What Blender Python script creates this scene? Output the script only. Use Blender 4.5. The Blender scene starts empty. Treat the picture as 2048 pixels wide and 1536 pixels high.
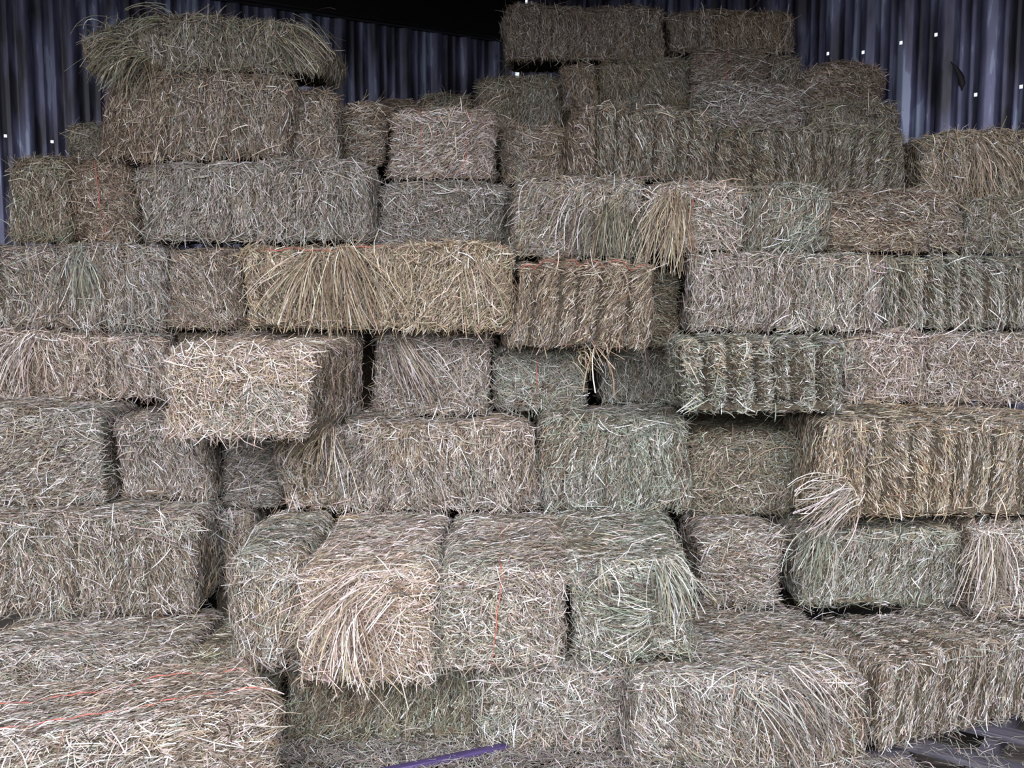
import bpy, math, random
import numpy as np
from mathutils import Vector, Matrix

rng = np.random.default_rng(11)
random.seed(5)
sc = bpy.context.scene
COL = sc.collection

# ------------------------------------------------------------------ camera
F, CX, CY, YH = 2160.0, 1024.0, 768.0, 540.0
PITCH = math.atan((CY - YH) / F)
EYE = 1.87
cam_d = bpy.data.cameras.new('camera'); cam_d.sensor_width = 36; cam_d.lens = 36 * F / 2048
cam_d.clip_start = .05; cam_d.clip_end = 200
cam = bpy.data.objects.new('camera', cam_d); COL.objects.link(cam)
cam.location = (0, 0, EYE); cam.rotation_euler = (math.pi / 2 - PITCH, 0, 0)
sc.camera = cam

def at(px, py, Y):
    """world point seen at a photo position, lying at distance Y into the barn"""
    u, v = (px - CX) / F, (CY - py) / F
    cp, sp = math.cos(PITCH), math.sin(PITCH)
    dy, dz = v * sp + cp, v * cp - sp
    return Vector((u * Y / dy, Y, EYE + Y * dz / dy))

# ------------------------------------------------------------------ materials
def mat(name):
    m = bpy.data.materials.new(name); m.use_nodes = True
    nt = m.node_tree
    for n in list(nt.nodes):
        if n.type != 'OUTPUT_MATERIAL' and n.type != 'BSDF_PRINCIPLED': nt.nodes.remove(n)
    return m, nt, nt.nodes['Principled BSDF']

def nd(nt, t, **kw):
    n = nt.nodes.new(t)
    for k, v in kw.items(): setattr(n, k, v)
    return n

def ramp(nt, stops):
    r = nd(nt, 'ShaderNodeValToRGB'); cr = r.color_ramp
    while len(cr.elements) > 1: cr.elements.remove(cr.elements[0])
    cr.elements[0].position = stops[0][0]; cr.elements[0].color = (*stops[0][1], 1)
    for p, c in stops[1:]:
        e = cr.elements.new(p); e.color = (*c, 1)
    return r

def hay_material():
    m, nt, b = mat('hay')
    a = nd(nt, 'ShaderNodeAttribute'); a.attribute_name = 'straw_colour'
    tc = nd(nt, 'ShaderNodeTexCoord')
    n1 = nd(nt, 'ShaderNodeTexNoise'); n1.inputs['Scale'].default_value = 90; n1.inputs['Detail'].default_value = 3
    nt.links.new(tc.outputs['Object'], n1.inputs['Vector'])
    r = ramp(nt, [(.3, (.62, .60, .58)), (.7, (1.15, 1.13, 1.1))])
    nt.links.new(n1.outputs['Fac'], r.inputs[0])
    mx = nd(nt, 'ShaderNodeMix', data_type='RGBA', blend_type='MULTIPLY'); mx.inputs[0].default_value = 1
    nt.links.new(a.outputs['Color'], mx.inputs[6]); nt.links.new(r.outputs[0], mx.inputs[7])
    nt.links.new(mx.outputs[2], b.inputs['Base Color'])
    b.inputs['Roughness'].default_value = .5
    b.inputs['Specular IOR Level'].default_value = .45
    return m

def core_material():
    m, nt, b = mat('packed_chaff')
    tc = nd(nt, 'ShaderNodeTexCoord')
    n1 = nd(nt, 'ShaderNodeTexNoise'); n1.inputs['Scale'].default_value = 120; n1.inputs['Detail'].default_value = 5
    nt.links.new(tc.outputs['Object'], n1.inputs['Vector'])
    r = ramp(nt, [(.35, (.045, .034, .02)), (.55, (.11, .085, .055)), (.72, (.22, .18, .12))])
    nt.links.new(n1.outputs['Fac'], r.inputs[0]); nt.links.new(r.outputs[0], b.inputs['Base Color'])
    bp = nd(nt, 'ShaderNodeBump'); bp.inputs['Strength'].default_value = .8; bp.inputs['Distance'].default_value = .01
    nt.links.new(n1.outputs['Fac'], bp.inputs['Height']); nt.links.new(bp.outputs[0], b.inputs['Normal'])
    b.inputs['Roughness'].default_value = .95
    return m

def twine_material():
    m, nt, b = mat('orange_twine')
    tc = nd(nt, 'ShaderNodeTexCoord')
    n1 = nd(nt, 'ShaderNodeTexNoise'); n1.inputs['Scale'].default_value = 260
    nt.links.new(tc.outputs['Object'], n1.inputs['Vector'])
    r = ramp(nt, [(.35, (.34, .09, .06)), (.7, (.55, .18, .13))])
    nt.links.new(n1.outputs['Fac'], r.inputs[0]); nt.links.new(r.outputs[0], b.inputs['Base Color'])
    b.inputs['Roughness'].default_value = .6
    return m

def sheet_material():
    m, nt, b = mat('galvanised_sheet')
    tc = nd(nt, 'ShaderNodeTexCoord')
    mp = nd(nt, 'ShaderNodeMapping'); mp.inputs['Scale'].default_value = (4, 4, .7)
    nt.links.new(tc.outputs['Object'], mp.inputs['Vector'])
    n1 = nd(nt, 'ShaderNodeTexNoise'); n1.inputs['Scale'].default_value = 2.2; n1.inputs['Detail'].default_value = 6
    nt.links.new(mp.outputs[0], n1.inputs['Vector'])
    r = ramp(nt, [(.40, (.035, .033, .046)), (.50, (.10, .10, .165)), (.59, (.155, .162, .27)), (.61, (.27, .31, .43))])
    nt.links.new(n1.outputs['Fac'], r.inputs[0]); nt.links.new(r.outputs[0], b.inputs['Base Color'])
    n2 = nd(nt, 'ShaderNodeTexNoise'); n2.inputs['Scale'].default_value = 60
    nt.links.new(tc.outputs['Object'], n2.inputs['Vector'])
    bp = nd(nt, 'ShaderNodeBump'); bp.inputs['Strength'].default_value = .15; bp.inputs['Distance'].default_value = .005
    nt.links.new(n2.outputs['Fac'], bp.inputs['Height']); nt.links.new(bp.outputs[0], b.inputs['Normal'])
    b.inputs['Metallic'].default_value = .2; b.inputs['Roughness'].default_value = .45
    return m

def wood_material(name, dark, light, rough=.8):
    m, nt, b = mat(name)
    tc = nd(nt, 'ShaderNodeTexCoord')
    mp = nd(nt, 'ShaderNodeMapping'); mp.inputs['Scale'].default_value = (2, 30, 30)
    nt.links.new(tc.outputs['Object'], mp.inputs['Vector'])
    n1 = nd(nt, 'ShaderNodeTexNoise'); n1.inputs['Scale'].default_value = 3; n1.inputs['Detail'].default_value = 6
    nt.links.new(mp.outputs[0], n1.inputs['Vector'])
    r = ramp(nt, [(.3, dark), (.7, light)])
    nt.links.new(n1.outputs['Fac'], r.inputs[0]); nt.links.new(r.outputs[0], b.inputs['Base Color'])
    bp = nd(nt, 'ShaderNodeBump'); bp.inputs['Strength'].default_value = .4; bp.inputs['Distance'].default_value = .004
    nt.links.new(n1.outputs['Fac'], bp.inputs['Height']); nt.links.new(bp.outputs[0], b.inputs['Normal'])
    b.inputs['Roughness'].default_value = rough
    return m

M_HAY, M_CORE, M_TWINE, M_SHEET = hay_material(), core_material(), twine_material(), sheet_material()
M_WOOD = wood_material('grey_weathered_wood', (.03, .027, .036), (.095, .085, .10))
M_BEAM = wood_material('dark_beam_wood', (.012, .011, .011), (.035, .032, .032))
M_FLOOR = wood_material('dusty_floor', (.06, .05, .04), (.13, .11, .09), .95)
M_PURPLE = wood_material('purple_strip', (.035, .022, .07), (.075, .05, .14), .4)

# ------------------------------------------------------------------ mesh helpers
def mesh_obj(name, V, Fq, mats, fm=None, col=None, parent=None, smooth=False):
    """V (n,3), Fq (m,4) quads; fm = material index per face; col = colour per vertex"""
    V = np.asarray(V, np.float32); Fq = np.asarray(Fq, np.int32)
    me = bpy.data.meshes.new(name)
    me.vertices.add(len(V)); me.vertices.foreach_set('co', V.ravel())
    me.loops.add(Fq.size); me.loops.foreach_set('vertex_index', Fq.ravel())
    me.polygons.add(len(Fq)); me.polygons.foreach_set('loop_start', np.arange(0, Fq.size, 4, dtype=np.int32))
    if fm is not None: me.polygons.foreach_set('material_index', np.asarray(fm, np.int32))
    if smooth: me.polygons.foreach_set('use_smooth', np.ones(len(Fq), bool))
    for m in mats: me.materials.append(m)
    if col is not None:
        ca = me.color_attributes.new('straw_colour', 'FLOAT_COLOR', 'POINT')
        ca.data.foreach_set('color', np.concatenate([col, np.ones((len(col), 1))], 1).astype(np.float32).ravel())
    me.update(); me.validate()
    o = bpy.data.objects.new(name, me); COL.objects.link(o)
    if parent: o.parent = parent
    return o

def tag(o, label=None, cat=None, group=None, kind=None):
    if label: o['label'] = label
    if cat: o['category'] = cat
    if group: o['group'] = group
    if kind: o['kind'] = kind
    return o

def box(x0, x1, y0, y1, z0, z1):
    V = [(x, y, z) for x in (x0, x1) for y in (y0, y1) for z in (z0, z1)]
    Fq = [(0, 1, 3, 2), (4, 6, 7, 5), (0, 4, 5, 1), (2, 3, 7, 6), (0, 2, 6, 4), (1, 5, 7, 3)]
    return np.array(V, float), np.array(Fq)

def bevel(o, w=.006):
    b = o.modifiers.new('bevel', 'BEVEL'); b.width = w; b.segments = 2; b.limit_method = 'ANGLE'
    return o

# ------------------------------------------------------------------ straw
PAL = {
    # (pale bleached, tan, greenish, brown, bright, dark) weights
    'pale':  [.28, .28, .10, .16, .12, .06],
    'grey':  [.24, .30, .18, .14, .07, .07],
    'green': [.20, .18, .36, .09, .08, .09],
    'brown': [.16, .30, .05, .34, .06, .09],
    'gold':  [.22, .40, .08, .14, .11, .05],
    'olive': [.08, .26, .30, .20, .03, .13],
}
BASE = np.array([(.52, .475, .43), (.335, .285, .215), (.26, .27, .22), (.19, .138, .105), (.88, .85, .82), (.06, .05, .042)])
TINT = {'pale': (1.05, 1.0, .99), 'grey': (.98, .99, 1.02), 'green': (.93, 1.0, .95), 'brown': (.97, .90, .82), 'gold': (1.10, 1.0, .84), 'olive': (.84, .85, .74), 'pink': (1.10, 1.0, .97)}
ALT = ['pale', 'grey', 'green', 'brown', 'gold', 'grey']
PAL['pink'] = [.42, .26, .03, .12, .14, .03]

def norm(v): return v / np.maximum(np.linalg.norm(v, axis=-1, keepdims=True), 1e-9)

def straw_colours(n, pal):
    idx = rng.choice(6, n, p=PAL[pal])
    c = BASE[idx] * rng.lognormal(0, .22, (n, 1)) * rng.normal(1, .05, (n, 3)) * np.array(TINT[pal])
    return np.clip(c, .01, .95)

WN = []
def mixed_colours(n, pal, Wp):
    """the bale's own hay, with patches of other hay drifting through it"""
    global WN
    if not WN: WN = [Noise([3, 8], [1, .7]) for _ in ALT]
    c = straw_colours(n, pal)
    k = np.argmax(np.stack([w(Wp) for w in WN]), 0)
    use = rng.random(n) < .42
    for i, q in enumerate(ALT):
        m = use & (k == i)
        if m.any(): c[m] = straw_colours(int(m.sum()), q)
    return c

def ribbons(P, T, N, L, Wd, bendn, bends, seg=2):
    """curved flat blades: centre P, direction T, facing N, length, width, bend along N and sideways"""
    n = len(P)
    B = norm(np.cross(T, N))
    ks = np.linspace(-1, 1, seg + 1)
    V = np.empty((n, (seg + 1), 2, 3))
    for i, s in enumerate(ks):
        c = P + T * (s * L / 2)[:, None] + N * (bendn * (1 - s * s))[:, None] + B * (bends * (1 - s * s))[:, None]
        w = Wd * (.55 if i in (0, seg) else 1.0) / 2
        V[:, i, 0] = c - B * w[:, None]; V[:, i, 1] = c + B * w[:, None]
    V = V.reshape(-1, 3)
    base = (np.arange(n) * (seg + 1) * 2)[:, None]
    Fq = np.concatenate([base + np.array([2 * i, 2 * i + 1, 2 * i + 3, 2 * i + 2]) for i in range(seg)], 0)
    fid = np.tile(np.arange(n), seg)
    return V, Fq, fid

class Noise:
    def __init__(s, freqs, amps):
        s.k = []
        for f, a in zip(freqs, amps):
            for _ in range(4):
                d = rng.normal(size=3); d /= np.linalg.norm(d)
                s.k.append((d * f * rng.uniform(.7, 1.3), rng.uniform(0, 6.28), a / 2))
    def __call__(s, p):
        r = 0
        for d, ph, a in s.k: r = r + a * np.sin(p @ d + ph)
        return r

# ------------------------------------------------------------------ the bales
# px range of the front face, px row of its top edge, distance, depth, style, palette, tier, options, label
S = .46; E_ = .92
BALES = []
def bale(tier, x0, x1, yt, Y, D, style, pal, label, **k):
    BALES.append(dict(tier=tier, x0=x0, x1=x1, yt=yt, Y=Y, D=D, style=style, pal=pal, label=label, **k))

# bottom row
bale(1, 0, 0, 0, 3.35, .50, 'h', 'pale', 'big pale bale turned askew at near left, two orange twines across its top', box=(-1.31, 3.36, .98, .52, .37), yaw=25, twine='x2')
bale(1, -60, 372, 1300, 3.93, .56, 'h', 'grey', 'bottom-row bale whose flat top shows just behind the big askew bale at near left')
bale(1, 384, 556, 1300, 3.98, .86, 'h', 'olive', 'dim bottom-row bale between the askew near-left bale and the upright-strand bale')
bale(1, 562, 958, 1330, 3.86, .50, 'v', 'olive', 'bottom-row bale of upright olive strands under the pinkish loosened bale', bias=.12)
bale(1, 964, 1260, 1322, 3.83, .60, 'r', 'grey', 'small tangled bottom-row bale left of the dark vertical seam')
bale(1, 1266, 1790, 1352, 3.63, .84, 'v', 'grey', 'long bottom-row bale with slanting strands and a wide flat top, right of the dark seam', bias=.35)
bale(1, 0, 0, 0, 4.2, .50, 'f', 'grey', 'bottom-row bale with ribbed slices at the lower right corner above the planks', box=(1.68, 4.17, .96, .48, .345), yaw=24)
# second row
bale(2, -70, 386, 1036, 4.32, .50, 'v', 'grey', 'long second-row bale at the far left with a V of pale stems on its face')
bale(2, 395, 500, 1030, 4.66, .5, 'v', 'grey', 'narrow dim bale set back in the gap left of the pinkish second-row bales')
bale(2, 470, 592, 1118, 3.80, .80, 'v', 'grey', 'narrow upright-strand bale just left of the pinkish loosened bale')
bale(2, 592, 862, 1140, 3.66, .94, 'e', 'pink', 'pinkish bale end with loosened golden stems spilling out, second row')
bale(2, 864, 1130, 1135, 3.72, .92, 'r', 'pale', 'second-row bale end between the pinkish and the greenish ends, orange twine at its side', twine='y1')
bale(2, 1132, 1400, 1128, 3.76, .90, 'e', 'green', 'rounded greenish bale end with a swirl of green hay, second row')
bale(2, 1404, 1560, 1065, 4.36, .46, 'h', 'grey', 'small rounded bale set back right of the greenish swirled bale end')
bale(2, 1606, 1950, 1058, 4.36, .50, 'v', 'green', 'second-row bale of fine upright green-grey strands under the big ribbed bale')
bale(2, 1956, 2180, 1045, 4.24, .60, 'r', 'pale', 'pale drooping bale cut by the right edge of view, second row')
# third row
bale(3, -70, 200, 822, 4.50, .50, 'h', 'grey', 'third-row bale at the left edge with a dark crack along its right side')
bale(3, 226, 412, 838, 4.62, .90, 'v', 'pale', 'third-row bale just right of the dark vertical crack near the left')
bale(3, 416, 560, 868, 4.74, .46, 'h', 'grey', 'small sunken bale beneath the jutting turned bale')
bale(3, 562, 1068, 848, 4.54, .50, 'v', 'pale', 'long pale third-row bale in the middle of the stack')
bale(3, 1094, 1378, 836, 4.58, .50, 'v', 'green', 'greenish upright-strand bale right of the black slot, third row')
bale(3, 1382, 1644, 866, 4.62, .46, 'r', 'olive', 'dark green sunken bale left of the big ribbed bale')
bale(3, 1650, 2135, 836, 4.27, .60, 'f', 'gold', 'big golden ribbed bale jutting out at the right, third row')
# fourth row
bale(4, -60, 330, 662, 4.84, .48, 'v', 'pink', 'long pinkish-brown bale at the left edge, fourth row')
bale(4, 0, 0, 0, 4.2, .9, 'r', 'pink', 'turned pale bale jutting forward with its corner out, left of the black hole', box=(-.995, 4.46, .58, .80, .375), yaw=-7, tY=4.05)
bale(4, 748, 984, 658, 4.72, .90, 'r', 'pale', 'bale end right of the black hole with a slanting sheaf down its face')
bale(4, 988, 1164, 692, 4.78, .90, 'r', 'green', 'small green bale end with a bit of orange twine, fourth row centre', twine='y1')
bale(4, 1206, 1372, 705, 5.02, .7, 'v', 'green', 'shadowed green bale set back behind the dangling golden stem')
bale(4, 1374, 1688, 680, 4.30, .50, 'c', 'green', 'green bale of rough cut ribs leaning out, fourth row right')
bale(4, 1692, 1856, 664, 4.70, .90, 'r', 'pink', 'pinkish bale end right of the rough green ribbed bale')
bale(4, 1860, 2150, 664, 4.72, .90, 'r', 'pale', 'pale bale at the right edge above the big golden ribbed bale')
# fifth row
bale(5, -110, 318, 490, 4.86, .50, 'v', 'grey', 'long grey bale at the left edge with a dark green band down it, fifth row')
bale(5, 326, 478, 496, 4.88, .70, 'v', 'brown', 'small brown bale left of the sheaf-draped bale, fifth row', z0=1.60)
bale(5, 480, 1012, 492, 4.50, .60, 'v', 'gold', 'long golden bale draped with hanging sheaves, orange twine along its top edge', twine='x1')
bale(5, 1018, 1300, 520, 4.52, .60, 'f', 'brown', 'reddish-brown crumbly bale with a scrap of orange twine on top', twine='x1')
bale(5, 1304, 1384, 548, 4.90, .60, 'h', 'olive', 'dark narrow bale in the recess under the gold fan of hay')
bale(5, 1386, 1768, 508, 4.64, .50, 'v', 'pale', 'pale ruffled bale of upright strands, fifth row right of centre')
bale(5, 1774, 2140, 512, 4.78, .50, 'f', 'green', 'grey-green ribbed bale at the right edge, fifth row')
# sixth row
bale(6, 6, 128, 312, 4.98, .50, 'v', 'olive', 'dark hanging bale end against the metal wall at the far left')
bale(6, 132, 262, 326, 5.02, .90, 'r', 'brown', 'reddish-brown bale end left of the long mottled bale, sixth row', twine='y1')
bale(6, 268, 738, 322, 4.86, .60, 'v', 'grey', 'long mottled bale carrying the two topmost left bales')
bale(6, 744, 1022, 362, 5.02, .92, 'r', 'grey', 'grey-brown bale under the twine-tied bale end, sixth row')
bale(6, 1026, 1290, 346, 4.66, .92, 'v', 'grey', 'shaggy slumping bale with a fringe over the dark recess, sixth row', bias=-.6)
bale(6, 1294, 1486, 362, 4.68, .92, 'r', 'pink', 'bale end with a golden fan of hay and a vertical orange twine', twine='y1')
bale(6, 1490, 1656, 374, 4.80, .92, 'v', 'green', 'pale green bale end right of the golden fan, sixth row')
bale(6, 1660, 1926, 380, 4.84, .92, 'h', 'brown', 'brownish bale end with sideways strands, sixth row right')
bale(6, 1932, 2150, 392, 4.95, .80, 'r', 'olive', 'dull green bale at the right edge below the tawny wall-side bale')
# seventh row
bale(7, 132, 204, 246, 5.50, .40, 'r', 'olive', 'small dark bale peeping out behind the left column of bales')
bale(7, 208, 572, 145, 4.94, .60, 'v', 'brown', 'brown bale directly under the sagging topmost left bale')
bale(7, 576, 668, 182, 5.02, .60, 'e', 'brown', 'narrow curled bale end right of the brown bale at upper left')
bale(7, 672, 772, 204, 5.16, .60, 'h', 'brown', 'small bale left of the twine-tied bale end, seventh row')
bale(7, 776, 990, 212, 5.08, .90, 'h', 'pink', 'pale square bale end tied with two vertical orange twines', twine='y2')
bale(7, 994, 1146, 248, 5.30, .46, 'r', 'brown', 'shaded brown bale in the notch between the two peaks')
bale(7, 1152, 1426, 206, 5.20, .46, 'f', 'brown', 'brown ribbed bale with a spiky left end, seventh row centre')
bale(7, 1430, 1822, 250, 5.30, .46, 'f', 'olive', 'long olive ribbed bale ending at the right metal wall')
bale(7, 1850, 2120, 264, 5.30, .46, 'v', 'gold', 'tawny bale standing alone against the right metal wall')
# upper back
bale(8, 164, 640, 40, 4.96, .50, 'v', 'olive', 'sagging green topmost bale of the left column', droop=.10, bias=.1)
bale(8, 716, 828, 192, 6.20, .46, 'h', 'brown', 'dark back bale showing a thin strip above the seventh row, left one')
bale(8, 832, 946, 186, 6.20, .46, 'h', 'olive', 'dark back bale showing a thin strip above the pale twine-tied end')
bale(8, 950, 1118, 140, 6.10, .46, 'v', 'olive', 'very dark green bale in the deep shade at the barn corner')
bale(8, 1404, 1618, 178, 5.90, .42, 'h', 'grey', 'grey short-strand bale above the seventh row, under the reddish twine-tied bale')
bale(8, 1622, 1796, 204, 5.84, .46, 'v', 'olive', 'dark green bale above the right end of the long olive ribbed bale')
bale(8, 1024, 1196, 125, 6.40, .50, 'v', 'brown', 'dark brown bale below the highest bale of the peak')
bale(8, 1200, 1376, 112, 6.38, .50, 'v', 'olive', 'shaded green bale left of the reddish twine-tied bale')
bale(8, 1380, 1536, 92, 6.38, .50, 'h', 'brown', 'reddish bale high up with a slanting orange twine at its left', twine='y1')
bale(8, 1540, 1612, 106, 6.40, .46, 'v', 'olive', 'narrow upright green bale right of the reddish high bale')
bale(8, 1616, 1768, 122, 6.38, .40, 'h', 'brown', 'brown high bale sloping down to the right metal wall', droop=.05)
bale(9, 1016, 1330, 2, 6.56, .50, 'v', 'brown', 'highest dark brown bale beneath the black roof beam')
bale(9, 1338, 1590, 18, 6.62, .46, 'v', 'brown', 'high dark brown bale right of the highest one')

ZP = .12   # top of the pallets on the floor
BACK = [  # the packed mass behind: footprint and top
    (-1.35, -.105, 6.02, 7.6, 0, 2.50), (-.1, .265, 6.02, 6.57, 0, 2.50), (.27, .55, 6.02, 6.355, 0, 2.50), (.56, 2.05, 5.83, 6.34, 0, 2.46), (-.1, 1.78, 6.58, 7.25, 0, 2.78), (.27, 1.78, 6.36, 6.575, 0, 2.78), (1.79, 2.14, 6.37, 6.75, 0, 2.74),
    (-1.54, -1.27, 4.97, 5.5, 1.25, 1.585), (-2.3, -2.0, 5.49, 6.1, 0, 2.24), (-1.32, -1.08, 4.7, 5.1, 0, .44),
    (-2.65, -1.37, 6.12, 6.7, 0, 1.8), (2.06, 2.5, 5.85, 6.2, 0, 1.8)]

def prep():
    for b in BALES:
        if 'box' in b:
            cx, cy, L, D, H = b['box']
            b['c'] = [cx, cy]; b['w'], b['d'], b['h'] = L, D, H
            a = math.radians(b['yaw']); c, s = abs(math.cos(a)), abs(math.sin(a))
            ex, ey = (L * c + D * s) / 2 * .82, (L * s + D * c) / 2 * .82
            b['X'] = [cx - ex, cx + ex]; b['Yr'] = [cy - ey, cy + ey]; b['zt'] = None
        else:
            p, q = at(b['x0'] - 4, b['yt'], b['Y']), at(b['x1'] + 4, b['yt'], b['Y'])
            b['X'] = [p.x, q.x]; b['Yr'] = [b['Y'], b['Y'] + b['D']]; b['zt'] = p.z; b['yaw'] = 0
    for i, a in enumerate(BALES):
        for b in BALES[i + 1:]:
            if a['tier'] != b['tier']: continue
            f, g = (a, b) if a['Y'] <= b['Y'] else (b, a)
            ox = min(a['X'][1], b['X'][1]) - max(a['X'][0], b['X'][0])
            oy = min(a['Yr'][1], b['Yr'][1]) - max(a['Yr'][0], b['Yr'][0])
            if ox > 0 and oy > 0:
                fixed = 'box' in g
                g2, f2 = (f, g) if fixed else (g, f)
                if ox < .3 and ox < (g2['X'][1] - g2['X'][0]) * .6:
                    if sum(g2['X']) > sum(f2['X']): g2['X'][0] += ox + .004
                    else: g2['X'][1] -= ox + .004
                elif 'box' not in f: f['Yr'][1] -= oy + .004
                print('trim', round(ox, 2), round(oy, 2), g2['label'][:40], '|', f2['label'][:40])
    done = []
    for b in sorted(BALES, key=lambda q: q['tier']):
        z0 = None
        if b['tier'] == 1: z0 = ZP
        else:
            for o in done:
                if o['tier'] >= b['tier']: continue
                ox = min(o['X'][1], b['X'][1]) - max(o['X'][0], b['X'][0])
                oy = min(o['Yr'][1], b['Yr'][1]) - max(o['Yr'][0], b['Yr'][0])
                if ox > .05 and oy > .03: z0 = max(z0 or 0, o['z1'])
            for x0, x1, y0, y1, zb, zt in BACK:
                ox = min(x1, b['X'][1]) - max(x0, b['X'][0]); oy = min(y1, b['Yr'][1]) - max(y0, b['Yr'][0])
                if ox > .05 and oy > .03 and zt < ZP + .37 * (b['tier'] - 1) + .16: z0 = max(z0 or 0, zt)
        if 'z0' in b: z0 = b['z0']
        if z0 is None: print('NO SUPPORT', b['label']); z0 = b['zt'] - .37
        h = b.get('h') or (b['zt'] - z0)
        hh = min(max(h, .27), .46)
        if abs(h - hh) > .005: print('clamp', b['tier'], round(h, 2), b['label'][:50])
        b['z0'], b['z1'] = z0, z0 + hh
        done.append(b)
prep()

DENS = 24000
N_STRAW = 0
CAMP = np.array([0, 0, EYE])
FACE_STATS = []

def in_other(P, me):
    hit = np.zeros(len(P), bool)
    for o in BALES:
        if o is me: continue
        if o['yaw']:
            a = math.radians(o['yaw']); dx, dy = P[:, 0] - o['c'][0], P[:, 1] - o['c'][1]
            u, v = dx * math.cos(a) + dy * math.sin(a), -dx * math.sin(a) + dy * math.cos(a)
            m = (abs(u) < o['w'] / 2 - .02) & (abs(v) < o['d'] / 2 - .02)
        else:
            m = (P[:, 0] > o['X'][0] + .012) & (P[:, 0] < o['X'][1] - .012) & (P[:, 1] > o['Yr'][0] + .03) & (P[:, 1] < o['Yr'][1] - .01)
        hit |= m & (P[:, 2] > o['z0'] - .01) & (P[:, 2] < o['z1'] - .01)
    return hit

def build_bale(b):
    global N_STRAW
    if 'box' in b:
        W, D = b['w'], b['d']; cx, cy = b['c']
    else:
        W, D = b['X'][1] - b['X'][0], b['Yr'][1] - b['Yr'][0]
        cx, cy = sum(b['X']) / 2, sum(b['Yr']) / 2
    H = b['z1'] - b['z0']
    half = np.array([W / 2, D / 2, H / 2])
    rad = min(.048 if b['tier'] < 6 else .07, H * .2, W * .28)
    long_x = (W >= .6 or b['style'] in 'fc')
    ax = 0 if long_x else 1
    st = b['style']
    nz = Noise([4.5, 12, 34], [.020, .015, .006])
    swirl = Noise([4, 10], [.9, .55] if st in 're' else [.35, .3])
    # slices
    LL = half[ax] * 2
    nf = max(3, int(round(LL / .092)))
    cuts = np.sort((np.arange(1, nf) + rng.uniform(-.22, .22, nf - 1)) / nf) * LL - LL / 2
    gd = {'f': .062, 'c': .10, 'v': .024}.get(st, .012); gw = {'f': .020, 'c': .026}.get(st, .013)
    offs = rng.normal(0, {'f': .008, 'c': .008}.get(st, .005), nf)
    droop = b.get('droop', 0); lean, roll_t = rng.normal(0, .05), rng.normal(0, .010)
    tw = b.get('twine')
    def disp(p):
        s = p[:, ax]
        d = nz(p)
        fi = np.searchsorted(cuts, s)
        d = d + offs[fi]
        g = np.zeros(len(p))
        for c in cuts: g = np.maximum(g, np.exp(-((s - c) / gw) ** 2))
        return d - gd * g - .004
    def shape(p):
        """point on the outer box -> rounded, lumpy surface and its normal"""
        inner = half - rad
        q = np.clip(p, -inner, inner)
        n = norm(p - q)
        pos = q + n * rad
        dd = disp(pos)
        keep = np.where(np.abs(n[:, 2]) > .85, .5, 1.0)       # tops and undersides are pressed flatter
        dd = np.where(n[:, 2] < -.6, -.006, dd * keep)
        pos = pos + n * dd[:, None]
        pos[:, 0] += lean * pos[:, 2]
        pos[:, 2] += np.where(pos[:, 2] > 0, roll_t * pos[:, 0], 0) - (.012 if b['tier'] < 6 else .03) * np.clip(pos[:, 2] / half[2], 0, 1) * (np.abs(pos[:, 0]) / half[0]) ** 4
        if droop:
            pos[:, 2] -= droop * (np.abs(pos[:, 0]) / half[0]) ** 2.2 * np.clip((pos[:, 2] + half[2]) / H, 0, 1)
        return pos, n
    root = bpy.data.objects.new('hay_bale', None); COL.objects.link(root)
    root.empty_display_size = .1
    root.location = (cx, cy, b['z0']); root.rotation_euler = (0, 0, math.radians(b['yaw']))
    tag(root, b['label'], 'hay bale', 'square hay bales stacked against the barn walls')
    ya = math.radians(b['yaw']); R = np.array([[math.cos(ya), -math.sin(ya), 0], [math.sin(ya), math.cos(ya), 0], [0, 0, 1]])
    O = np.array([cx, cy, b['z0'] + H / 2])
    # ---- core grid
    gv, gf = [], []; base = 0
    for a in range(3):
        u, v = [(1, 2), (0, 2), (0, 1)][a]
        nu, nv = max(4, int(half[u] * 2 / .028)), max(4, int(half[v] * 2 / .028))
        for sgn in (-1, 1):
            U, Vv = np.meshgrid(np.linspace(-half[u], half[u], nu + 1), np.linspace(-half[v], half[v], nv + 1), indexing='ij')
            p = np.zeros((U.size, 3)); p[:, u] = U.ravel(); p[:, v] = Vv.ravel(); p[:, a] = sgn * half[a]
            gv.append(p)
            i, j = np.meshgrid(np.arange(nu), np.arange(nv), indexing='ij')
            k = (i * (nv + 1) + j).ravel() + base
            q = np.stack([k, k + nv + 1, k + nv + 2, k + 1], 1)
            if (sgn > 0) != (a != 1): q = q[:, ::-1]
            gf.append(q); base += len(p)
    gv = np.concatenate(gv); gf = np.concatenate(gf)
    cp, cn = shape(gv); cp = cp - cn * .011
    # ---- straws on the faces
    A = {0: D * H, 1: W * H, 2: W * D}
    Ps = []
    for a, sgn, wt in ((1, -1, 1.0), (2, 1, .85), (0, -1, .55), (0, 1, .55)):
        n = int(A[a] * DENS * wt * b.get('dens', 1))
        p = rng.uniform(-1, 1, (n, 3)) * half; p[:, a] = sgn * half[a]
        Ps.append(p)
    P0 = np.concatenate(Ps)
    P, N = shape(P0)
    Wp = P @ R.T + O; Wn = N @ R.T
    vis = np.einsum('ij,ij->i', Wn, norm(CAMP - Wp))
    keep = (vis > -.35) & ~in_other(Wp + Wn * .004, b)
    P, N, Wp, vis = P[keep], N[keep], Wp[keep], vis[keep]
    n = len(P)
    # direction field
    up, ex = np.array([0, 0, 1.0]), np.array([1.0, 0, 0])
    ttop = np.abs(N[:, 2]) > .62
    base_ang = {'v': 0, 'f': 0, 'h': math.pi / 2, 'r': .6, 'e': .9, 'c': 1.1}[st] + b.get('bias', 0) * 1.0
    side = norm(np.cross(N, up) + 1e-6)
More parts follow.
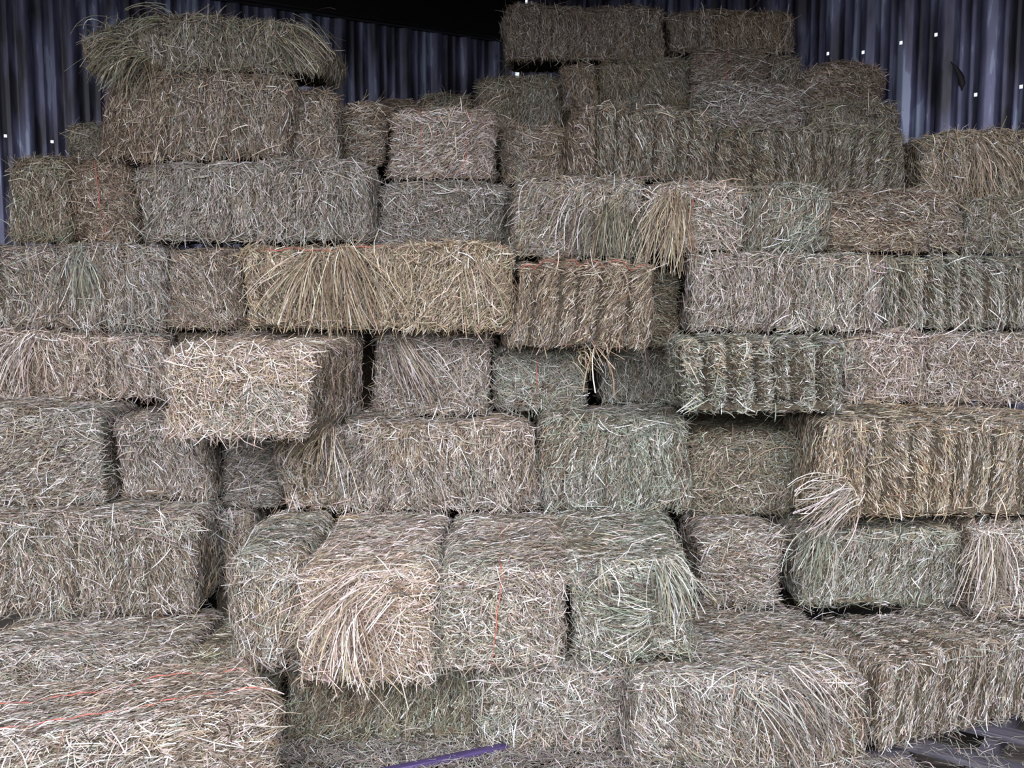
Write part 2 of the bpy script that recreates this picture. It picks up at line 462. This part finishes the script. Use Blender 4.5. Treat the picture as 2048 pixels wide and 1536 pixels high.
    upd = norm(up - N * N[:, 2:3])
    spread = {'v': .40, 'f': .26, 'h': .42, 'r': .85, 'e': .7, 'c': .7}[st]
    ang = base_ang + swirl(P) + rng.normal(0, spread, n)
    wild = rng.random(n) < (.08 if st == 'f' else .17)
    ang = np.where(wild, rng.uniform(0, math.pi, n), ang)
    T = upd * np.cos(ang)[:, None] + side * np.sin(ang)[:, None]
    angt = rng.normal(0, .45, n) + .35 * swirl(P * 1.3)
    exd = norm(ex - N * N[:, :1]); eyd = norm(np.cross(N, exd))
    Tt = exd * np.cos(angt)[:, None] + eyd * np.sin(angt)[:, None]
    T = np.where(ttop[:, None], Tt, T)
    lift = np.where(rng.random(n) < (.25 if st == 'c' else .05), np.abs(rng.normal(0, .55, n)), rng.normal(0, .09, n))
    edge = (np.max(np.abs(P) / half, axis=1) > .9)
    T = norm(T + N * lift[:, None])
    Lh = np.clip(rng.lognormal(math.log(.037), .58, n), .010, .16)
    if st == 'c': Lh *= .6
    if st == 'f': Lh *= .75
    dc = np.min(np.abs(P[:, ax][:, None] - cuts[None]), 1)
    lim = np.maximum(.012, 2 * dc / np.maximum(np.abs(T[:, ax]), .05))
    clipd = rng.random(n) < (.93 if st in 'fc' else .6)
    Lh = np.where(clipd & (N[:, 2] < .6), np.minimum(Lh, lim), Lh)
    Wd = rng.uniform(.0012, .0036, n) * np.where(rng.random(n) < .12, 1.5, 1)
    off = rng.uniform(-.011, .007, n) + np.clip(lift, 0, 1) * Lh * .35
    roll = rng.normal(0, .6, n)
    Bn = norm(np.cross(T, N)); Nn = norm(N * np.cos(roll)[:, None] + Bn * np.sin(roll)[:, None])
    V1, F1, id1 = ribbons(P + N * off[:, None], T, Nn, Lh, Wd, rng.normal(.0, .05, n) * Lh, rng.normal(0, .09, n) * Lh)
    C1 = np.repeat(mixed_colours(n, b['pal'], P @ R.T + O), 6, 0)
    # ---- longer stray stems, mostly along the upper front edge and poking out
    m = int((60 if st == 'c' else 200 if st == 'f' else 360) * (W * H / .35) + 40)
    p = rng.uniform(-1, 1, (m, 3)) * half
    rr = rng.random(m); top_edge = rr < .35; bot = rr > .68
    p[:, 1] = -half[1]; p[:, 2] = np.where(top_edge, half[2] * rng.uniform(.6, 1.0, m), p[:, 2]); p[:, 2] = np.where(bot, -half[2] * rng.uniform(.72, .98, m), p[:, 2])
    P2, N2 = shape(p)
    k2 = ~in_other(P2 @ R.T + O + (N2 @ R.T) * .012, b); P2, N2, top_edge, bot = P2[k2], N2[k2], top_edge[k2], bot[k2]; m = len(P2)
    if m:
        T2 = norm(rng.normal(0, 1, (m, 3)) * np.where(top_edge[:, None], [1.1, .12, .45], [.6, .12, .9]) + N2 * np.abs(rng.normal(0, .12, m))[:, None])
        T2 = np.where(bot[:, None], norm(rng.normal(0, 1, (m, 3)) * [.8, .06, .8] + [0, -.12, 0]), T2)
        L2 = np.clip(rng.lognormal(math.log(.062), .45, m), .025, .2)
        V2, F2, id2 = ribbons(P2 + N2 * rng.uniform(.004, .018, m)[:, None], T2, N2, L2, rng.uniform(.0018, .0042, m), rng.normal(0, .05, m) * L2, rng.normal(0, .07, m) * L2, 4)
        C2 = np.repeat(np.clip(straw_colours(m, b['pal']) * 1.05, 0, .9), 10, 0)
    else:
        V2, F2, C2, P2 = np.zeros((0, 3)), np.zeros((0, 4), int), np.zeros((0, 3)), np.zeros((0, 3)); id2 = np.zeros(0, int)
    N_STRAW += n + m
    up_shift = np.array([0, 0, H / 2])
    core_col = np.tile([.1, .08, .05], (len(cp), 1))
    if st in 'fc':
        nfl = len(cuts) + 1
        cid = np.searchsorted(cuts, gv[:, ax][gf].mean(1))
        sid1 = np.searchsorted(cuts, P[:, ax]); sid2 = np.searchsorted(cuts, P2[:, ax]) if m else None
        for f in range(nfl):
            parts = []
            for V_, F_, fl, cl, mi in ((cp, gf, cid == f, core_col, 1), (V1, F1, sid1[id1] == f, C1, 0)) + (((V2, F2, sid2[id2] == f, C2, 0),) if m else ()):
                Fs = F_[fl]
                if not len(Fs): continue
                uq, inv = np.unique(Fs, return_inverse=True)
                parts.append((V_[uq], inv.reshape(Fs.shape), cl[uq], mi))
            Vc, Fc, Cc, Mc = join(parts)
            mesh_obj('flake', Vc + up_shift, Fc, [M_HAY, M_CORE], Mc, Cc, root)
    else:
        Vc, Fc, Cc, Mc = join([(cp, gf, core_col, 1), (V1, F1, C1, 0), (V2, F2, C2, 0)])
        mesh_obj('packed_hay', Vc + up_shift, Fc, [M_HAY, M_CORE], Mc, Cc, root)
    # ---- baling twine
    if tw:
        kind, cnt = tw[0], int(tw[1])
        for q in range(cnt):
            if kind == 'x':      # runs along the bale over its top
                yy = [-.12, .10][q] if cnt == 2 else -half[1] + .015
                xs = np.linspace(-half[0] * .98, half[0] * .98, 60)
                p = np.stack([xs, np.full(60, yy), np.full(60, half[2])], 1)
                if cnt == 1: p[:, 1] = -half[1] * .93
            else:                # up the end face and back over the top
                xx = [-.10, .11][q] if cnt == 2 else b.get('tx', -.02)
                xx *= W / .5
                zs = np.linspace(-half[2] * .95, half[2], 34); ys = np.linspace(-half[1], half[1] * .9, 30)
                p = np.concatenate([np.stack([np.full(34, xx), np.full(34, -half[1]), zs], 1), np.stack([np.full(30, xx), ys, np.full(30, half[2])], 1)])
            pp, nn = shape(p)
            tt = np.linspace(0, 1, len(pp))[:, None]
            wig = sum(np.sin(tt * f + rng.uniform(0, 6.3, (1, 3))) * a for f, a in ((7, .006), (19, .003), (43, .0015)))
            pp = pp + nn * (.003 + .005 * np.sin(tt * 23 + rng.uniform(0, 6))) + wig * [1, 1, .3]
            tube('twine', pp + up_shift, .0026, M_TWINE, root)
    b['root'], b['half'], b['O'], b['R'] = root, half, O, R

def join(parts):
    Vs, Fs, Cs, Ms, o = [], [], [], [], 0
    for V_, F_, c_, mi in parts:
        Vs.append(V_); Fs.append(F_ + o); Cs.append(c_); Ms.append(np.full(len(F_), mi)); o += len(V_)
    return np.concatenate(Vs), np.concatenate(Fs), np.concatenate(Cs), np.concatenate(Ms)

def tube(name, pts, r, m, parent=None, k=6):
    pts = np.asarray(pts); n = len(pts)
    T = norm(np.gradient(pts, axis=0)); up = np.array([.3, .2, .93]); A = norm(np.cross(T, up)); B = norm(np.cross(T, A))
    th = np.linspace(0, 2 * math.pi, k, endpoint=False)
    V = (pts[:, None] + r * (np.cos(th)[None, :, None] * A[:, None] + np.sin(th)[None, :, None] * B[:, None])).reshape(-1, 3)
    Fq = [(i * k + j, i * k + (j + 1) % k, (i + 1) * k + (j + 1) % k, (i + 1) * k + j) for i in range(n - 1) for j in range(k)]
    return mesh_obj(name, V, Fq, [m], parent=parent, smooth=True)

for b in BALES: build_bale(b)
print('straws', N_STRAW)

# ------------------------------------------------------------------ loosened tufts hanging out of single bales
def find(text):
    for b in BALES:
        if text in b['label']: return b
    raise KeyError(text)

def tuft(text, root_px, tip_px, n, spread, pal, width=.05, out=.03, sag=.04, thick=(.0018, .0036), name='loose_tuft', label=None):
    """a sheaf of long stems springing from one place on the face and fanning towards another"""
    b = find(text); n = max(8, int(n * .7)) if n > 20 else n
    Yf = b['Y'] - .012 if 'box' not in b else b['tY']
    a, t = np.array(at(*root_px, Yf)), np.array(at(*tip_px, Yf - out))
    d = t - a; L = np.linalg.norm(d); d = d / L
    yv = np.array([0, 1.0, 0]); sidev = norm(np.cross(d, yv))
    seg = 5; ks = np.linspace(0, 1, seg + 1)
    u = rng.normal(0, 1, n).clip(-2, 2)
    st = a + sidev * (u * width * .5)[:, None] + d * (rng.uniform(-.15, .25, n) * L)[:, None] + yv * rng.uniform(-.012, .012, n)[:, None]
    en = a + d * (L * rng.uniform(.35, 1.08, n))[:, None] + sidev * (u * spread * L * .5 + rng.normal(0, .045, n))[:, None] - yv * rng.uniform(0, out, n)[:, None]
    V = np.empty((n, seg + 1, 2, 3))
    w = rng.uniform(*thick, n)
    face = norm(np.cross(d, sidev)) * 1.0
    rl = rng.normal(0, .7, n)
    bv = norm(sidev * np.cos(rl)[:, None] + face * np.sin(rl)[:, None])
    bow = rng.normal(.02, .02, n); bs = rng.normal(0, .015, n)
    for i, s in enumerate(ks):
        c = st + (en - st) * s - yv * (bow * 4 * s * (1 - s))[:, None] + sidev * (bs * 4 * s * (1 - s))[:, None]
        c[:, 2] += sag * (4 * s * (1 - s)) * .5
        V[:, i, 0] = c - bv * (w / 2)[:, None]; V[:, i, 1] = c + bv * (w / 2)[:, None]
    V = V.reshape(-1, 3)
    base = (np.arange(n) * (seg + 1) * 2)[:, None]
    Fq = np.concatenate([base + np.array([2 * i, 2 * i + 1, 2 * i + 3, 2 * i + 2]) for i in range(seg)], 0)
    Rt = b['R']; loc = np.array(b['root'].location)
    V = (V - loc) @ Rt
    o = mesh_obj(name, V, Fq, [M_HAY], None, np.repeat(straw_colours(n, pal), 2 * (seg + 1), 0), b['root'])
    if label: o['label'] = label
    return o

tuft('draped with hanging', (622, 520), (570, 655), 200, .7, 'gold', .05, .035, label='hanging sheaf of golden stems')
tuft('draped with hanging', (690, 510), (735, 665), 200, .5, 'gold', .06, .035, label='hanging sheaf of golden stems')
tuft('draped with hanging', (780, 505), (795, 600), 60, .8, 'gold', .08, .03)
tuft('draped with hanging', (940, 510), (990, 640), 110, .4, 'gold', .06, .02)
tuft('golden fan of hay and a vertical', (1345, 400), (1318, 540), 330, .45, 'gold', .07, .04, label='golden fan of bent stems')
tuft('shaggy slumping', (1240, 420), (1235, 550), 260, .8, 'olive', .18, .03)
tuft('shaggy slumping', (1130, 400), (1095, 490), 130, .9, 'grey', .2, .02)
tuft('pinkish bale end', (692, 1190), (640, 1350), 120, .8, 'pink', .05, .05, label='golden stems spilling out')
tuft('pinkish bale end', (705, 1200), (690, 1360), 70, .3, 'gold', .02, .05)
tuft('pinkish bale end', (760, 1180), (640, 1300), 150, .5, 'pink', .12, .03)
tuft('pinkish bale end', (650, 1220), (850, 1330), 45, .6, 'gold', .10, .04)
tuft('rounded greenish', (1320, 1215), (1200, 1232), 200, .3, 'green', .07, .015, .0, label='flattened swirl of green hay')
tuft('rounded greenish', (1200, 1120), (1170, 1175), 14, 1.2, 'pale', .01, .05, thick=(.003, .006))
tuft('rounded greenish', (1330, 1130), (1370, 1240), 160, .6, 'green', .06, .03)
tuft('big golden ribbed', (1700, 985), (1610, 1050), 240, .6, 'pale', .08, .03)
tuft('upright green-grey', (1640, 1070), (1610, 1170), 160, .5, 'green', .06, .02)
tuft('pale drooping', (1985, 1080), (1975, 1210), 220, .5, 'pale', .08, .03)
tuft('reddish-brown crumbly', (1180, 690), (1205, 745), 50, .9, 'gold', .12, .05)
tuft('reddish-brown crumbly', (1195, 700), (1188, 785), 8, .5, 'gold', .02, .06, thick=(.003, .005), label='dangling golden stem')
tuft('slanting sheaf', (800, 690), (868, 800), 200, .35, 'pale', .06, .02, label='slanting sheaf of pale stems')
tuft('sagging green', (260, 85), (185, 130), 170, .7, 'olive', .12, .02)
tuft('sagging green', (270, 110), (225, 190), 240, .7, 'olive', .12, .02)
tuft('sagging green', (560, 70), (630, 150), 130, .6, 'olive', .12, .02)
tuft('sagging green', (340, 40), (250, 55), 50, .5, 'olive', .08, .02)
tuft('dark green band', (160, 500), (160, 620), 150, .3, 'green', .05, .01)
tuft('long pinkish-brown', (60, 680), (20, 790), 160, .6, 'pink', .08, .015)
tuft('long pale third-row', (650, 860), (600, 960), 140, .8, 'gold', .05, .03)
tuft('tawny bale', (1960, 290), (2000, 395), 200, .8, 'gold', .12, .03)
tuft('slanting strands and a wide', (1560, 1370), (1660, 1500), 200, .5, 'grey', .16, .02)
tuft('spiky left end', (1180, 300), (1150, 300), 90, 3.0, 'pale', .12, .01)
tuft('two vertical orange', (950, 290), (990, 300), 120, 3.0, 'pink', .15, .01)

# ------------------------------------------------------------------ packed mass behind, chaff on the floor
for (x0, x1, y0, y1, zb, zt) in BACK:
    V, Fq = box(x0, x1, y0, y1, zb, zt - .004)
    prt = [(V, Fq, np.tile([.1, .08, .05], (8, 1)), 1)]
    n = int((x1 - x0) * (y1 - y0) * 1500)
    P = np.stack([rng.uniform(x0, x1, n), rng.uniform(y0, y1, n), np.full(n, zt - .002)], 1)
    a = rng.uniform(0, math.pi, n); T = np.stack([np.cos(a), np.sin(a), rng.normal(0, .02, n)], 1)
    Vv, Ff, _ = ribbons(P, norm(T), np.tile([0, 0, 1.0], (n, 1)), rng.uniform(.03, .07, n), rng.uniform(.002, .004, n), rng.normal(0, .001, n), rng.normal(0, .01, n))
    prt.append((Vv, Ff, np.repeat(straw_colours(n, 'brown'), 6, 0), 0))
    V, Fq, Cc, Mc = join(prt)
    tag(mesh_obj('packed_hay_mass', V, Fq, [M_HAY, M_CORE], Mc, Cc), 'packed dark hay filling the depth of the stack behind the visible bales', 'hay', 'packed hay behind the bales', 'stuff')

def loose(x0, x1, y0, y1, z, n, pal):
    P = np.stack([rng.uniform(x0, x1, n), rng.uniform(y0, y1, n), z + rng.uniform(0, .012, n)], 1)
    a = rng.uniform(0, math.pi, n); T = norm(np.stack([np.cos(a), np.sin(a), rng.normal(0, .12, n)], 1))
    Vv, Ff, _ = ribbons(P, T, np.tile([0, 0, 1.0], (n, 1)), rng.uniform(.03, .13, n), rng.uniform(.0015, .0038, n), rng.normal(0, .006, n), rng.normal(0, .012, n))
    return Vv, Ff, np.repeat(straw_colours(n, pal), 6, 0), 0
V, Fq, Cc, Mc = join([loose(-.95, 1.2, 3.2, 3.92, .124, 12000, 'grey'), loose(.6, 1.42, 3.3, 3.72, .124, 3800, 'grey'), loose(1.3, 2.0, 3.3, 3.9, .127, 300, 'grey'), loose(-2.5, 3, 1.5, 3.0, .004, 5000, 'brown')])
tag(mesh_obj('loose_straw', V, Fq, [M_HAY], Mc, Cc), 'loose straw scattered over the planks in front of the stack', 'straw', kind='stuff')

# ------------------------------------------------------------------ pallets and planks under the stack
def pallet(cx, cy, yaw, label, w=1.2, d=1.0, nb=7):
    r = bpy.data.objects.new('wooden_pallet', None); COL.objects.link(r)
    r.location = (cx, cy, 0); r.rotation_euler = (0, 0, math.radians(yaw))
    tag(r, label, 'pallet', 'wooden pallets under the stack')
    for i in range(nb):
        y = -d / 2 + .05 + i * (d - .1) / (nb - 1)
        V, Fq = box(-w / 2, w / 2, y - .05, y + .05, .098, .12)
        bevel(mesh_obj('deck_board', V, Fq, [M_WOOD], parent=r), .004)
    for x in (-w / 2 + .03, 0, w / 2 - .03):
        V, Fq = box(x - .022, x + .022, -d / 2, d / 2, .0, .098)
        bevel(mesh_obj('stringer', V, Fq, [M_WOOD], parent=r), .004)
    return r
pallet(-1.75, 3.85, 0, 'wooden pallet under the near left bales', 1.2, 1.7)
pallet(-.45, 4.0, 0, 'wooden pallet under the upright-strand bottom bale', 1.3, 1.3)
pallet(.85, 3.95, 0, 'wooden pallet under the long flat-topped bottom bale', 1.2, 1.3)
pallet(1.85, 3.98, -36, 'grey weathered pallet with slanting boards at the lower right corner', 1.35, 1.3, 5)
# the purple metal strip
p, q = at(790, 1540, 3.50), at(1020, 1500, 3.50)
V, Fq = box(-.42, .42, -.017, .017, 0, .022)
o = bevel(mesh_obj('metal_strip', V, Fq, [M_PURPLE]), .004)
o.location = (-.40, 3.62, .121); o.rotation_euler = (0, 0, math.radians(25))
tag(o, 'purple metal strip lying on the planks at the bottom edge', 'metal strip')

# ------------------------------------------------------------------ the barn
HEAD = 3.55
COR = np.array([.03, 10.0]); DL = np.array([-.8153, -.579]); DR = np.array([.5785, -.8157])
def wall(name, d, length, inward, pitch, holes, ztop, phase, kind_label):
    """corrugated sheet; profile = one broad rib and two small ones per pitch; holes = list of (s, z, size)"""
    prof = [(0, 0), (.10, 0), (.13, .010), (.17, .010), (.20, 0), (.36, 0), (.39, .010), (.43, .010), (.46, 0), (.62, 0), (.69, .045), (.88, .045), (.95, 0)]
    S_, D_ = [], []
    k = 0
    while k * pitch < length:
        for u, h in prof: S_.append((k + u) * pitch + phase); D_.append(h)
        k += 1
    S_, D_ = np.array(S_), np.array(D_)
    cols = set(np.round(S_, 5)); rows = {0.0, ztop}
    for s, z, r in holes:
        cols |= {round(s - r, 5), round(s + r, 5)}; rows |= {round(z - r, 5), round(z + r, 5)}
    cs = np.array(sorted(cols)); rs = np.array(sorted(rows))
    dep = np.interp(cs, S_, D_)
    base = COR[None] + cs[:, None] * d[None] + dep[:, None] * inward[None]
    V = np.concatenate([np.concatenate([np.repeat(base[:, None], len(rs), 1), np.tile(rs, (len(cs), 1))[:, :, None]], 2)]).reshape(-1, 3)
    Fq = []
    for i in range(len(cs) - 1):
        for j in range(len(rs) - 1):
            sm, zm = (cs[i] + cs[i + 1]) / 2, (rs[j] + rs[j + 1]) / 2
            if any(abs(sm - s) < r and abs(zm - z) < r for s, z, r in holes): continue
            a = i * len(rs) + j
            Fq.append((a, a + len(rs), a + len(rs) + 1, a + 1))
    o = mesh_obj(name, V, Fq, [M_SHEET]); tag(o, kind_label, kind='structure')
    return o
def on_wall(px, py, d):
    """how far along the wall and how high a photo position meets it"""
    u = at(px, py, 1.0); dx, dy, dz = u.x, 1.0, u.z - EYE
    # t*(dx,dy) = COR + s*d
    A = np.array([[dx, -d[0]], [dy, -d[1]]]); t, s = np.linalg.solve(A, COR)
    return s, EYE + t * dz
def snap(s, pitch, phase):
    """screws sit in the flat pans of the sheet, not on the flanks of a rib"""
    k = math.floor((s - phase) / pitch); u = (s - phase) / pitch - k
    return (k + min((.05, .28, .54, .785, 1.05), key=lambda q: abs(q - u))) * pitch + phase
hr = [(*on_wall(x, y, DR), .010) for x, y in ((1664, 109), (1732, 107), (1803, 89), (1879, 68), (1961, 188), (2045, 173))]
hr += [(*on_wall(1050, 7, DR), .06)]
hr = [(snap(s, .27, .06), z, r) for s, z, r in hr]
hl = [(*on_wall(x, y, DL), .010) for x, y in ((14, 272), (99, 283))] + [(*on_wall(955, 4, DL), .008)]
hl = [(snap(s, .30, 0), z, r) for s, z, r in hl]
wall('wall_left', DL, 12.5, np.array([.5785, -.8157]), .30, hl, 5.2, 0, 'dark bluish corrugated metal wall on the left')
wall('wall_right', DR, 14.7, np.array([-.8153, -.579]), .27, hr, 5.2, .06, 'bluish corrugated metal wall on the right with pinholes of daylight')
a, b_, c_ = COR, COR + DL * 12.5, COR + DR * 12.5
dd = b_ + DR * 12.5
V = np.array([(*a, -.02), (*b_, -.02), (*dd, -.02), (*c_, -.02)]); tag(mesh_obj('floor', V, [(0, 1, 2, 3)], [M_FLOOR]), kind='structure')
floor = bpy.data.objects['floor']; floor.location.z = .018
V = np.array([(.03, 10, 4.75), (-10.2, 2.76, 4.75), (-10.2, 1.4, 4.75), (6.1, 1.4, 4.75)])
tag(mesh_obj('ceiling', V, [(0, 3, 2, 1)], [M_BEAM]), kind='structure')
V, Fq = box(-8.5, 6.05, 1.38, 1.5, HEAD, 4.75)  # unseen header, added and set low to shade the upper back of the stack
tag(mesh_obj('shading_header', V, Fq, [M_BEAM]), 'unseen header added to keep light off the high back bales', kind='structure')
fs, fz = on_wall(1912, 155, DR)
fp = COR + DR * fs + np.array([-.8153, -.579]) * .012
fl = []
for i in range(9):
    t = i / 8
    fl.append((fp[0] - .035 + .07 * t + .012 * math.sin(t * 3), fp[1] - .02 - .03 * math.sin(t * 3.1), fz + .085 - .17 * t))
Vf, Ff = [], []
for i, q in enumerate(fl):
    wd = .004 + .016 * math.sin(i / 8 * math.pi) + (.008 if i == 6 else 0)
    for k in range(4):
        Vf.append((q[0] + wd * math.cos(k * math.pi / 2), q[1] + .006 * math.sin(k * math.pi / 2), q[2] + .3 * wd * math.sin(k * math.pi / 2)))
for i in range(8):
    for k in range(4): Ff.append((i * 4 + k, i * 4 + (k + 1) % 4, i * 4 + 4 + (k + 1) % 4, i * 4 + 4 + k))
tag(mesh_obj('metal_flap', Vf, Ff, [M_BEAM]), 'small dark bent flap sticking out of the right metal wall', 'metal flap')
# header beam along the left wall
n2 = np.array([.5785, -.8157])
p0, p1 = COR + DL * 0.05 + n2 * .06, COR + DL * 12.0 + n2 * .06
V = []
for p in (p0, p1):
    for w in (0, .16):
        for z in (3.88, 4.72): V.append((*(p + n2 * w), z))
tag(mesh_obj('trim_1', V, [(0, 1, 3, 2), (4, 6, 7, 5), (0, 4, 5, 1), (2, 3, 7, 6), (0, 2, 6, 4), (1, 5, 7, 3)], [M_BEAM]), 'black header beam sloping down towards the barn corner', kind='structure')

# ------------------------------------------------------------------ light
w = bpy.data.worlds.new('world'); sc.world = w; w.use_nodes = True
bg = w.node_tree.nodes['Background']; bg.inputs[1].default_value = 1.2
wt = w.node_tree; tcw = nd(wt, 'ShaderNodeTexCoord'); sx = nd(wt, 'ShaderNodeSeparateXYZ')
rw = ramp(wt, [(.0, (.09, .10, .09)), (.03, (.11, .12, .11)), (.10, (.85, .92, 1.0)), (1.0, (.62, .76, 1.0))])
wt.links.new(tcw.outputs['Generated'], sx.inputs[0]); wt.links.new(sx.outputs['Z'], rw.inputs[0]); wt.links.new(rw.outputs[0], bg.inputs[0])
al = bpy.data.lights.new('sky_through_open_front', 'AREA'); al.shape = 'RECTANGLE'; al.size = 11.0; al.size_y = 6; al.energy = 2450; al.color = (.885, .895, 1.0)
ao = bpy.data.objects.new('sky_through_open_front', al); COL.objects.link(ao); ao.location = (0, -3.5, 5.5); ao.rotation_euler = (math.radians(62), 0, 0)

sc.view_settings.view_transform = 'Standard'; sc.view_settings.look = 'None'
sc.view_settings.gamma = 1; sc.view_settings.use_curve_mapping = False
sc.view_settings.exposure = 0.0
sc.cycles.max_bounces = 4; sc.cycles.diffuse_bounces = 3; sc.cycles.adaptive_threshold = .03
